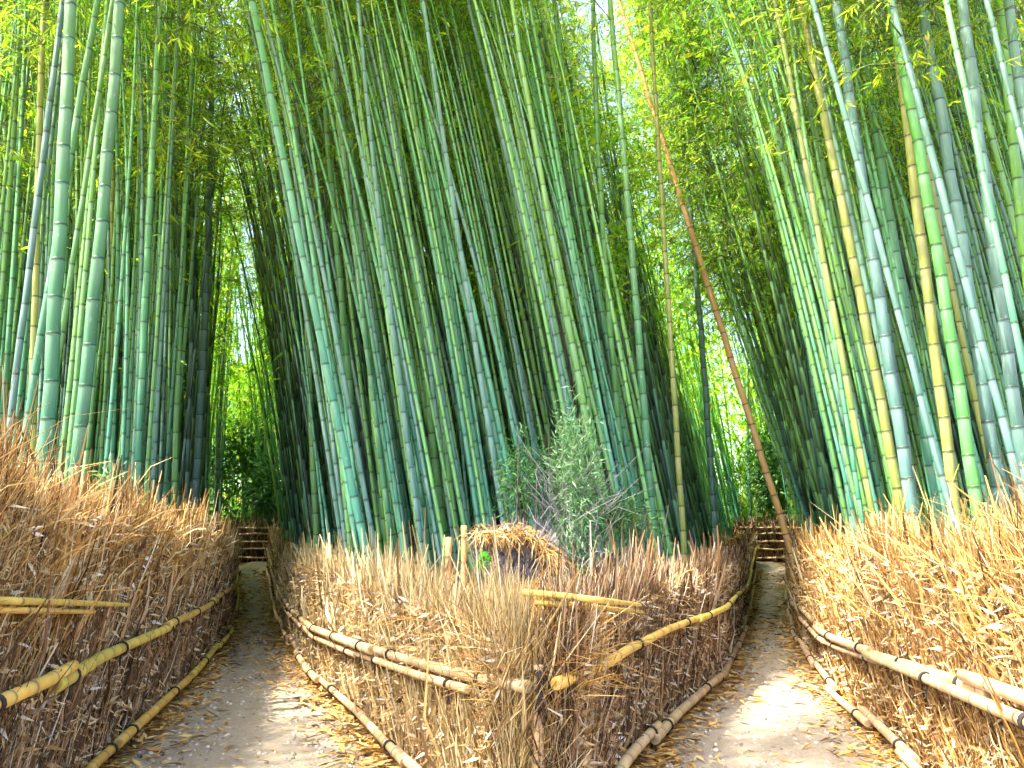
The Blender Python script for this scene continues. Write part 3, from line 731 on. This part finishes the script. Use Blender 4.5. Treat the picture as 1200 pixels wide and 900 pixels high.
# culms read off the photograph: base pixel (at the fence top), top pixel (y = 0), width in pixels, colour, radius, label
HERO = [
 (14, 500, 15, 11, 'green', .055, "thin dark green bamboo hugging the left border of the photo"),
 (58, 480, 92, 23, 'teal', .066, "thick teal bamboo leaning right, nearest the left border behind the tall straw"),
 (97, 490, 152, 21, 'teal', .064, "thick teal bamboo with a brown foot, second of the two big ones at far left"),
 (162, 520, 187, 12, 'teal', .052, "medium teal bamboo standing just right of the two thick ones at far left"),
 (130, 500, 128, 9, 'olive', .045, "slim olive bamboo between the thick teal pair and the medium teal one at left"),
 (38, 480, 45, 12, 'olive', .05, "yellow olive bamboo in the gap before the thick teal pair at far left"),
 (232, 540, 267, 17, 'grey', .064, "pale grey green bamboo under the white sky gap in the left stand"),
 (205, 540, 222, 10, 'green', .05, "slender green bamboo left of the pale grey one under the left sky gap"),
 (255, 550, 268, 13, 'grey', .055, "chalky grey bamboo right of the pale one under the left sky gap"),
 (315, 590, 300, 11, 'teal', .055, "teal bamboo at the dark edge where the left stand meets the dense centre"),
 (370, 610, 338, 11, 'green', .055, "green bamboo leaning left at the start of the dense central stand"),
 (425, 620, 366, 12, 'green', .058, "green bamboo with wide pale rings leaning left in the central stand"),
 (452, 622, 385, 12, 'lime', .058, "bright green leaning bamboo left of the yellowish foliage patch"),
 (500, 630, 420, 13, 'teal', .062, "teal footed bamboo leaning left below the yellowish foliage patch"),
 (520, 632, 447, 13, 'green', .062, "green bamboo leaning left beside the short brown stumps"),
 (672, 640, 487, 14, 'olive', .085, "yellow green bamboo leaning left along the grey sky gap in the centre"),
 (690, 640, 520, 13, 'lime', .082, "lime bamboo leaning left close against the central grey sky gap"),
 (700, 640, 545, 15, 'lime', .092, "thickest lime bamboo leaning left over the centre of the path"),
 (712, 640, 575, 14, 'lime', .088, "second lime bamboo leaning left, just right of the thickest lime one"),
 (730, 640, 605, 12, 'green', .075, "green bamboo rising beside the dark tree trunk at the path end"),
 (735, 610, 672, 11, 'green', .055, "slim green bamboo right of the dark tree trunk at the path end"),
 (765, 620, 722, 13, 'teal', .060, "teal bamboo meeting the tip of the dead brown pole"),
 (800, 620, 760, 10, 'olive', .05, "olive yellow bamboo left of the dead brown pole's foot"),
 (838, 620, 800, 12, 'grey', .058, "ash grey bamboo left of the dead brown leaning pole"),
 (956, 738, 725, 8, 'dead', .056, "dead orange brown bamboo pole leaning steeply left across the green stand"),
 (880, 615, 850, 12, 'teal', .058, "teal bamboo crossed by the lower end of the dead brown pole"),
 (945, 605, 880, 14, 'olive', .062, "dark olive bamboo directly right of the dead brown pole's foot"),
 (968, 610, 905, 12, 'teal', .058, "teal bamboo between the olive culm and the yellow one at right"),
 (1000, 610, 930, 14, 'grey', .060, "blue grey bamboo left of the long yellow culm at right"),
 (1058, 605, 945, 16, 'olive', .064, "long yellow bamboo whose foot shows straw tan beside a white one"),
 (1070, 605, 972, 19, 'grey', .070, "chalk white footed thick bamboo leaning left beside the long yellow one"),
 (1098, 600, 1005, 15, 'teal', .064, "smooth teal bamboo right of the chalk white thick one"),
 (1120, 600, 1040, 18, 'olive', .068, "vivid yellow bamboo glowing under the small sky gap at upper right"),
 (1146, 600, 1062, 20, 'green', .072, "lush green thick bamboo standing behind the wispy grass at right"),
 (1172, 590, 1092, 20, 'grey', .072, "pale grey green thick bamboo third from the right border"),
 (1205, 590, 1120, 21, 'grey', .072, "broad silvery bamboo with dark rings leaning in at the right border"),
 (1235, 580, 1155, 18, 'lime', .066, "yellow green bamboo crossing the top right corner"),
 (1258, 580, 1185, 20, 'grey', .072, "grey bamboo cut by the right border of the photo near the top"),
]
def zone_of(x, y, m=0.0):
    if y < 8.9 and -0.095 < x / y < 0.16: return None              # the bushes stand there
    if y > 28.6 + m: return 'B'
    if x < lx(min(y, 25.5)) - 0.5 - m: return 'L'
    if x > rx(min(y, 25.5)) + 0.5 + m: return 'R'
    if y > 6.0 and wl(min(y, 26.5)) + 0.3 + m < x < wr(min(y, 26.5)) - 0.3 - m: return 'C'
    return None
def in_gap(x, y):
    """the open air above the far end of each path, where sky shows"""
    if y < 9: return False
    q = x / y * FPX * 0.985 + 600; m = 10 + 0.40 / y * FPX
    return abs(q - 281) < m or abs(q - 879) < m
occ = []
for k, (bx, by, tx, w, key, rad, label) in enumerate(HERO):
    w = w * (0.72 if key != 'dead' else 1); rad = rad * (0.85 if key != 'dead' else 1)
    D = 2 * rad * FPX / w; best = None
    for Y in sorted(np.arange(4.2, 34, .15), key=lambda v: abs(v - D * .99)):
        P1 = unproj(bx, by, Y); P2 = unproj(tx, 0, Y); d = (P2 - P1).normalized()
        base = P1.copy()
        for _ in range(3): base = base + d * ((float(gz(base.x, base.y)) - base.z) / d.z)
        if key == 'dead':
            if base.x < rx(base.y) + .16 or Y < 11: continue
            best = (Y, base, d); break
        if zone_of(base.x, base.y) and (key == 'dead' or not any((a - base.x) ** 2 + (b - base.y) ** 2 < .05 for a, b in occ)):
            best = (Y, base, d); break
    if best is None: print("no place for", label); continue
    Y, base, d = best
    rad2 = min(rad * 1.25, max(rad * .8, w * Y / FPX / 2 / 0.99)); print(label[:30], round(Y, 1))
    bamboo(base, d, rad2, key, label, "single bamboo culms that stand out", crown=(key != 'dead'), high=(600 < bx < 1000), nodes=(w >= 11), hscale=random.uniform(0.95, 1.15))
    occ.append((base.x, base.y))

# the rest of the stand: culms behind the fences, nearest ones first
def free(x, y, r):
    for a, b in occ:
        if (a - x) ** 2 + (b - y) ** 2 < r * r: return False
    return True
PLACE = {
 'L': ("bamboo stand left of the left path", lambda x, y: "close behind the left path's outer fence" if x > lx(y) - 2.5 else "deep in the left stand", "near the camera" , ),
 'C': ("bamboo stand between the two paths", lambda x, y: "in the middle stand, left side" if x < -1.2 else ("in the middle stand, right side" if x > 1.2 else "at the centre of the middle stand"), ""),
 'R': ("bamboo stand right of the right path", lambda x, y: "close behind the right path's outer fence" if x < rx(y) + 2.5 else "deep in the right stand", ""),
 'B': ("bamboo stand beyond the path ends", lambda x, y: "beyond the left path's end" if x < -4 else ("beyond the right path's end" if x > 4 else "far behind the middle stand"), ""),
}
TONE = {'teal': 'teal', 'green': 'green', 'lime': 'lime', 'olive': 'olive', 'grey': 'ash grey'}
def scatter(n, zone, ymin, ymax, xr, lean, keys, mind, rads=(0.024, 0.042)):
    made = 0; tries = 0
    while made < n and tries < n * 90:
        tries += 1
        y = ymin + (ymax - ymin) * random.random() ** 0.9
        a, b = xr(y); x = random.uniform(a, b)
        if abs(x) / max(y, 0.1) > 0.80 or zone_of(x, y) != zone: continue
        if zone == 'R' and y < 20 and x / y * 928 < 400 and lean > -.2 and random.random() < .75: continue
        if not free(x, y, mind): continue
        lx_ = random.gauss(lean, 0.03); ly = random.gauss(0, 0.03)
        if lean > -.2 and (in_gap(x + lx_ * 7, y) or in_gap(x + lx_ * 10, y)): continue
        occ.append((x, y))
        rad = random.uniform(*rads); key = random.choice(keys)
        depth = "front row" if y < 11 else ("second row" if y < 16 else ("middle rows" if y < 21 else "back rows"))
        lab = "%s %s bamboo %s, %s, %s" % ("thin" if rad < 0.033 else "stout", TONE[key], "leaning left" if lx_ < lean else "more upright", depth, PLACE[zone][1](x, y))
        bamboo((x, y, float(gz(x, y))), (lx_, ly, 1), rad, key, lab, PLACE[zone][0], hscale=random.uniform(0.9, 1.15), high=(y < 20 and (lean > -.2 and 120 < x / y * 928 < 420 or (zone == 'C' and (y < 11 or random.random() < .35)) or (y < 12 and random.random() < .5))))
        made += 1
    return made
kL = ['teal', 'teal', 'teal', 'green', 'green', 'grey', 'olive']
kC = ['green', 'green', 'lime', 'teal', 'teal', 'lime', 'grey']
kR = ['teal', 'teal', 'teal', 'grey', 'grey', 'green', 'olive']
print(scatter(78, 'L', 6, 27, lambda y: (-0.72 * y - 0.5, lx(min(y, 25.5)) - 0.5), -0.03, kL, 0.38))
print(scatter(92, 'C', 6.5, 24, lambda y: (wl(min(y, 26.5)), wr(min(y, 26.5))), -0.19, kC, 0.30))
print(scatter(20, 'R', 13, 25, lambda y: (rx(y) + .4, rx(y) + 1.9), -0.24, kC, 0.3))
print(scatter(60, 'R', 5.5, 27, lambda y: (rx(min(y, 25.5)) + 0.5, 0.74 * y + 0.5), -0.095, kR, 0.36))
for (x, y) in ((-5.6, 1.0), (-6.9, 2.6), (-4.3, 2.9), (-8.2, 4.4), (-7.6, .2), (-3.6, 1.6), (-9.4, 6.5)):  # unseen culms added beside the camera to break up the sun on the paths
    occ.append((x, y)); bamboo((x, y, 0), (random.gauss(.02, .03), random.gauss(0, .03), 1), random.uniform(.045, .06), random.choice(kL), "green bamboo added out of view left of the camera to dapple the paths", "bamboo stand left of the left path")
print(scatter(14, 'B', 28.8, 33, lambda y: (-15, 15), -0.08, kC, 0.5))
print("bamboo things", n_bamboo[0])

# everything deeper in the grove, past what can be counted: one mass of culms and leaves
cp = {k: Pile() for k in ('teal', 'green', 'grey')}
lv = Pile()
far = []
while len(far) < 1500:
    y = 11 + 50 * random.random() ** 0.95; x = random.uniform(-1, 1) * (0.80 * y + 3)
    if zone_of(x, y, 0.1) is None or (y < 42 and (abs(x / y * 928 + 319) < 12 or abs(x / y * 928 - 279) < 12)): continue
    if y < 43 and not free(x, y, 0.2): continue
    far.append((x, y))
cat_ = {k: [] for k in cp}
def far_culm(x, y, g, h, dx, dy, bend, r0):
    sides = 5 if y < 14 else 4
    if y < 24:
        zz = np.cumsum(np.array([random.uniform(.22, .40) * (1 if y < 12 else 2.4) for _ in range(60)])); zz = zz[zz < h * .8]
        st = np.sort(np.concatenate([[-.4], zz - .03, zz, [h]] if y > 12 else [[-.4], zz - .03, zz, zz + .012, [h]])); dk = np.where(np.isin(st, zz), 1.0, 0.0); bl = np.where(np.isin(st, zz - .03), .8, 0.0)
    else:
        st = np.array([-.4, .3 * h, .6 * h, .85 * h, h]); dk = st * 0; bl = st * 0
    t = st / h; C = np.stack([x + dx * st + bend * t ** 3, y + dy * st, g + st], 1)
    V, F = lathe_path(C, np.maximum(r0 * (1 - 0.1 * t.clip(0) - 0.78 * t.clip(0) ** 2.2) * (1 + .04 * dk), .004), sides)
    k = random.choice(['teal', 'teal', 'green', 'green', 'grey']); cp[k].add(V, F); cat_[k].append((np.repeat(bl, sides), np.repeat(dk, sides)))
extra = 0
while extra < 2900:
    y = 9.0 + 20 * random.random(); x = random.uniform(-.8, .8) * y
    if zone_of(x, y, .1) is None or in_gap(x, y) or not free(x, y, .11): continue
    occ.append((x, y)); extra += 1
    far_culm(x, y, float(gz(x, y)), random.uniform(9, 13), random.gauss(-.18 if -.30 * y < x < .30 * y else (-.12 if x > 0 else -.03), .022), random.gauss(0, .02), random.uniform(-.9, .2), random.uniform(.020, .038))
for _ in range(170):                                                  # behind the ends of both paths
    y = random.uniform(27, 44); q = random.choice((-319, 290)); dq = random.gauss(0, 62)
    if abs(dq) > 16: far.append((y * (q + dq) / 928, max(28.9, y)))
for (x, y) in far:
    g = float(gz(x, y)); h = random.uniform(11, 16.5); dx = random.gauss(-.18 if -.30 * y < x < .30 * y else (-.12 if x > 0 else -.03), .03); dy = random.gauss(0, .03)
    t = np.array([-0.03, 0.3, 0.6, 0.85, 1.0]); bend = random.uniform(-1.2, 1.2)
    C = np.stack([x + dx * h * t + bend * t ** 3, y + dy * h * t, g + h * t], 1); r0 = random.uniform(0.030, 0.054)
    far_culm(x, y, g, h, dx, dy, bend, r0)
    n = (90 if abs(x / y) < .28 and y < 24 else 140) if y < 40 else 140
    tt = (0.34 if y < 40 else 0.08) + (0.66 if y < 40 else 0.92) * rng.random(n) ** 0.9
    cx = np.interp(tt, t, C[:, 0]); cy = np.interp(tt, t, C[:, 1]); cz = np.interp(tt, t, C[:, 2])
    spread = 0.35 + 1.0 * (1 - tt)
    a = rng.uniform(0, 6.28, n); rr = spread * np.sqrt(rng.random(n)) * 1.3
    B = np.stack([cx + np.cos(a) * rr, cy + np.sin(a) * rr, cz + rng.normal(0, .25, n)], 1)
    D = norm(np.stack([np.cos(a) * .6, np.sin(a) * .6, np.full(n, -.5)], 1) + rng.normal(0, .5, (n, 3)))
    N = norm(rng.normal(0, .6, (n, 3)) + np.array([0, 0, 1.]))
    L = rng.uniform(0.16, 0.34, n) * (1 + (y - 14) * 0.026)
    q_ = B[:, 0] / B[:, 1] * FPX * .985 + 600; w_ = 17 + 5 * np.sin(B[:, 2] * 1.3); py_ = 645 - (B[:, 2] - EYE) / B[:, 1] * 960
    keep = ~(((np.abs(q_ - 281) < w_) | (np.abs(q_ - 879) < w_)) & (py_ > 200) & (py_ < 420) & (B[:, 1] > 12))
    py_ = 645 - (B[:, 2] - EYE) / B[:, 1] * 960; keep &= ~((np.abs(q_ - (936 - .331 * (652 - py_))) < 8) & (B[:, 1] < 13.5))
    B, D, N, L = B[keep], D[keep], N[keep], L[keep]; n = len(B)
    lv.add(*leaves_arrays(B, D, N, L, L * rng.uniform(.18, .28, n)))
thick = tag(empty("bamboo_thicket", (0, 45, 2.0)), "mass of countless thin culms and lime leaves filling the depth of the grove", "thicket", kind="stuff")
bpy.context.view_layer.update()
for k, p in cp.items():
    m = p.mesh("far_culms", True)
    for nm, ix in (("bloom", 0), ("dark", 1)):
        a = m.attributes.new(nm, 'FLOAT', 'POINT'); a.data.foreach_set("value", np.concatenate([q[ix] for q in cat_[k]]).astype(np.float32))
    put("culms", m, M[k], thick, "stuff")
put("foliage", lv.mesh("far_foliage"), M['leaf'], thick, "stuff")
n = 16000                                                            # low bamboo grass on the slope behind the stand
y = rng.uniform(29, 75, n); x = rng.uniform(-.8, .8, n) * y
hh = 2.2 * rng.random(n) ** 1.2 * (.6 + .4 * np.sin(x * 1.3) * np.sin(y * .9 + x))
B = np.stack([x, y, gz(x, y) + hh], 1); D = norm(rng.normal(0, 1, (n, 3)) + np.array([0, 0, .1])); N = norm(rng.normal(0, .7, (n, 3)) + np.array([0, -.4, .8])); L = rng.uniform(.25, .6, n) * (1 + (y - 29) * .02)
ug = Pile(); ug.add(*leaves_arrays(B, D, N, L, L * rng.uniform(.25, .4, n))); put("undergrowth", ug.mesh("undergrowth"), M['leaf_bush'], thick, "stuff")

# ------------------------------------------------------------------ undergrowth and single plants
def leaf_ball(center, radius, n, L0, ratio, squash=0.8, clump=10):
    cc = norm(rng.normal(size=(clump, 3))) * (rng.random((clump, 1)) ** 0.4) * np.array(radius) * 0.75
    i = rng.integers(0, clump, n)
    B = cc[i] + rng.normal(0, 0.30, (n, 3)) * np.array(radius)
    B[:, 2] = np.maximum(B[:, 2], -radius[2] * 0.95)
    D = norm(norm(B + 1e-4) * 0.6 + rng.normal(0, .6, (n, 3)) + np.array([0, 0, -.1])); N = norm(rng.normal(0, .7, (n, 3)) + np.array([0, 0, .8]))
    L = L0 * rng.uniform(.6, 1.4, n)
    return leaves_arrays(B + np.array(center), D, N, L, L * ratio)

def bush(name, label, cat, px, py, Y, rad, n, L0, ratio, mat, stems=9, group=None):
    c = unproj(px, py, Y); g = float(gz(c.x, c.y))
    o = tag(empty(name, (c.x, c.y, g)), label, cat, group)
    cz = c.z - g
    P = []
    for k in range(stems):
        e = np.array([random.gauss(0, rad[0] * .55), random.gauss(0, rad[1] * .55), cz + random.uniform(-.2, .75) * rad[2]])
        m = e * .5 + np.array([random.gauss(0, .06), random.gauss(0, .06), 0])
        P.append([np.array([random.gauss(0, .08), random.gauss(0, .08), -.1]), m, e])
    V, F = tubes_arrays(np.array(P), np.tile([[.022, .014, .005]], (stems, 1)), 5)
    st_ = obj("stem", new_mesh("stem", V, F, 4, True), M['bark'], o); st_["kind"] = "stuff"
    V, F = leaf_ball((0, 0, cz), rad, n, L0, ratio)
    f = obj("foliage", new_mesh("foliage", V, F, 4), mat, o)
    return o

bush("shrub", "dark green shrub at the far end of the left path, right of the sky gap", "shrub", 322, 560, 27.9, (.75, .6, 2.0), 2400, .2, .34, M['leaf_bush'])
bush("shrub", "dark green shrub at the foot of the dead brown pole by the right path's end", "shrub", 905, 560, 27.9, (.8, .6, 1.9), 2400, .2, .34, M['leaf_bush'])
bush("shrub", "green leafy shrub left of the grey twiggy bush over the wedge fence", "shrub", 612, 560, 8.2, (.28, .3, .55), 1500, .075, .20, M['leaf_bush'])
bush("shrub", "pale teal bamboo grass clump right of the grey twiggy bush", "shrub", 728, 606, 8.4, (.40, .35, .28), 1800, .09, .12, M['leaf_bush'])
bush("shrub", "low teal clump of bamboo grass behind the left part of the wedge fence", "shrub", 470, 625, 12, (1.0, .5, .35), 1800, .13, .14, M['leaf_bush'])
bush("shrub", "tall dark hedge of leaves closing the view behind the left path's end", "shrub", 285, 560, 30.5, (1.5, .7, 2.4), 3600, .24, .3, M['leaf_bush'])
bush("shrub", "bright green bamboo grass bank behind the right path's end", "shrub", 872, 575, 30.5, (1.6, .7, 1.9), 3600, .3, .14, M['leaf'])
bush("sprig", "pale green sprig sticking out of the straw at far left", "plant", 128, 575, 6.2, (.12, .10, .18), 170, .07, .30, M['leaf_pale'], 4)
bush("weed", "fresh green weed poking out of the wedge fence below the grey screen", "plant", 566, 660, 4.75, (.035, .03, .05), 60, .045, .35, M['leaf_fresh'], 3)

# twiggy grey brush round the tree trunk
c = unproj(668, 585, 8.0); g = float(gz(c.x, c.y)); n = 260
o = tag(empty("dry_bush", (c.x, c.y, g)), "grey twiggy bush with pale narrow leaves over the middle of the wedge fence", "bush")
B = np.stack([rng.normal(0, .17, n), rng.normal(0, .17, n), rng.uniform(0.7, 2.0, n)], 1); dv = norm(np.stack([rng.normal(0, .8, n), rng.normal(0, .5, n), np.ones(n)], 1)); L = rng.uniform(.25, .75, n)
V, F = tubes_arrays(np.stack([B, B + dv * (L * .5)[:, None], B + dv * L[:, None] + rng.normal(0, .08, (n, 3))], 1), np.tile([[.0042, .0034, .0016]], (n, 1)), 3)
q = obj("twigs", new_mesh("twigs", V, F, 4), mat_island("grey_twig", [(0, (.12, .10, .10)), (.6, (.32, .29, .31)), (1, (.52, .49, .50))]), o); q["kind"] = "stuff"
V, F = tubes_arrays(np.array([[(random.gauss(0, .1), random.gauss(0, .1), -.05), (random.gauss(0, .15), 0., .6), (random.gauss(0, .3), random.gauss(0, .2), 1.4)] for _ in range(12)]), np.tile([[.02, .014, .006]], (12, 1)), 5)
obj("stem", new_mesh("stem", V, F, 4, True), M['bark'], o)["kind"] = "stuff"
V, F = leaf_ball((0.05, 0, 1.85), (.26, .30, .90), 4600, .09, .15, clump=20); obj("foliage", new_mesh("foliage", V, F, 4), M['leaf_pale'], o)

# bare trunk of a broadleaf tree at the bend
c = unproj(684, 640, 12.6); g = float(gz(c.x, c.y))
tr = tag(empty("tree", (c.x, c.y, g)), "grey brown tree trunk rising among the bamboo behind the twiggy bush", "tree")
top = unproj(660, 300, 12.6); top = np.array([top.x - c.x, 0, top.z - g])
k = np.linspace(-.03, 1.25, 14); pts = np.stack([top[0] * k + .12 * np.sin(k * 6), .1 * np.cos(k * 5), top[2] * k], 1)
V, F = lathe_path(pts, .13 * (1.15 - .55 * k) * (1 + .06 * np.sin(k * 23)), 14)
obj("trunk", new_mesh("trunk", V, F, 4, True), M['bark'], tr)
for j in range(9):
    kk = .55 + .07 * j; s0 = np.array([np.interp(kk, k, pts[:, d]) for d in range(3)]); a = random.uniform(0, 6.28); ln = random.uniform(.8, 1.6)
    lp = np.array([s0 + np.array([math.cos(a), math.sin(a) * .7, .6 + .3 * q]) * ln * q for q in (0, .33, .66, 1)])
    V, F = lathe_path(lp, np.array([.04, .03, .02, .008]), 7); obj("limb", new_mesh("limb", V, F, 4, True), M['bark'], tr)
p_ = Pile()
for j in range(26):
    a = random.uniform(0, 6.28); rr = random.uniform(.3, 1.7)
    p_.add(*leaf_ball((top[0] * 1.2 + math.cos(a) * rr, math.sin(a) * rr * .7, top[2] * random.uniform(.85, 1.5)), (.45, .45, .35), 200, .11, .35))
obj("crown", p_.mesh("crown"), M['leaf'], tr)

# cut culm stumps
for (px, Y, h, lab) in ((528, 7.5, 1.47, "shorter of two orange brown culm stumps left of the grey screen"), (546, 7.7, 1.58, "taller orange brown culm stump beside the grey screen")):
    c = unproj(px, 640, Y); g = float(gz(c.x, c.y))
    tag(pole("stump", [(c.x, c.y, g - .1), (c.x, c.y, g + .5), (c.x - .02, c.y, g + h)], (.032), .029, M['dead'], None, .2), lab, "stump", "cut culm stumps")

# wispy dry grass growing behind and above the fences
def grass_patch(name, label, plan_side, y0, y1, n, hmin, hmax, mat, r=0.0022, lean=0.0):
    y = rng.uniform(y0, y1, n)
    x = (lx(y) - .35 - rng.random(n) * 1.1) if plan_side < 0 else (rx(y) + .35 + rng.random(n) * 1.3)
    B = np.stack([x, y, gz(x, y)], 1); H = rng.uniform(hmin, hmax, n)
    a = rng.uniform(0, 6.28, n); hd = np.stack([np.cos(a) + lean, np.sin(a), np.zeros(n)], 1); dr = H * rng.uniform(.05, .38, n)
    P = np.stack([B, B + np.array([0, 0, 1.]) * (H * .55)[:, None] + hd * (dr * .18)[:, None], B + np.array([0, 0, 1.]) * (H * .85)[:, None] + hd * (dr * .5)[:, None],
                  B + np.array([0, 0, 1.]) * (H * .97)[:, None] + hd * dr[:, None]], 1)
    rr = r * rng.uniform(.6, 1.4, n)
    V, F = tubes_arrays(P, np.stack([rr, rr, rr * .7, rr * .2], 1), 3)
    return tag(obj(name, new_mesh(name, V, F, 4), mat), label, "grass", kind="stuff")
grass_patch("dry_grass", "pale green and straw grass rising above the near end of the left fence", -1, 3.0, 7.0, 1100, 1.15, 1.85, M['stalk_green'])
grass_patch("dry_grass", "straw coloured grass standing behind the length of the left fence", -1, 6.0, 24.0, 2400, 1.3, 1.8, M['straw'], .004)
grass_patch("dry_grass", "wispy yellow green grass fanning above the near end of the right fence", 1, 3.4, 9.5, 1300, 1.1, 1.85, M['stalk_green'])
grass_patch("dry_grass", "straw coloured grass standing behind the far half of the right fence", 1, 8.0, 24.0, 2000, 1.15, 1.6, M['straw'], .004)
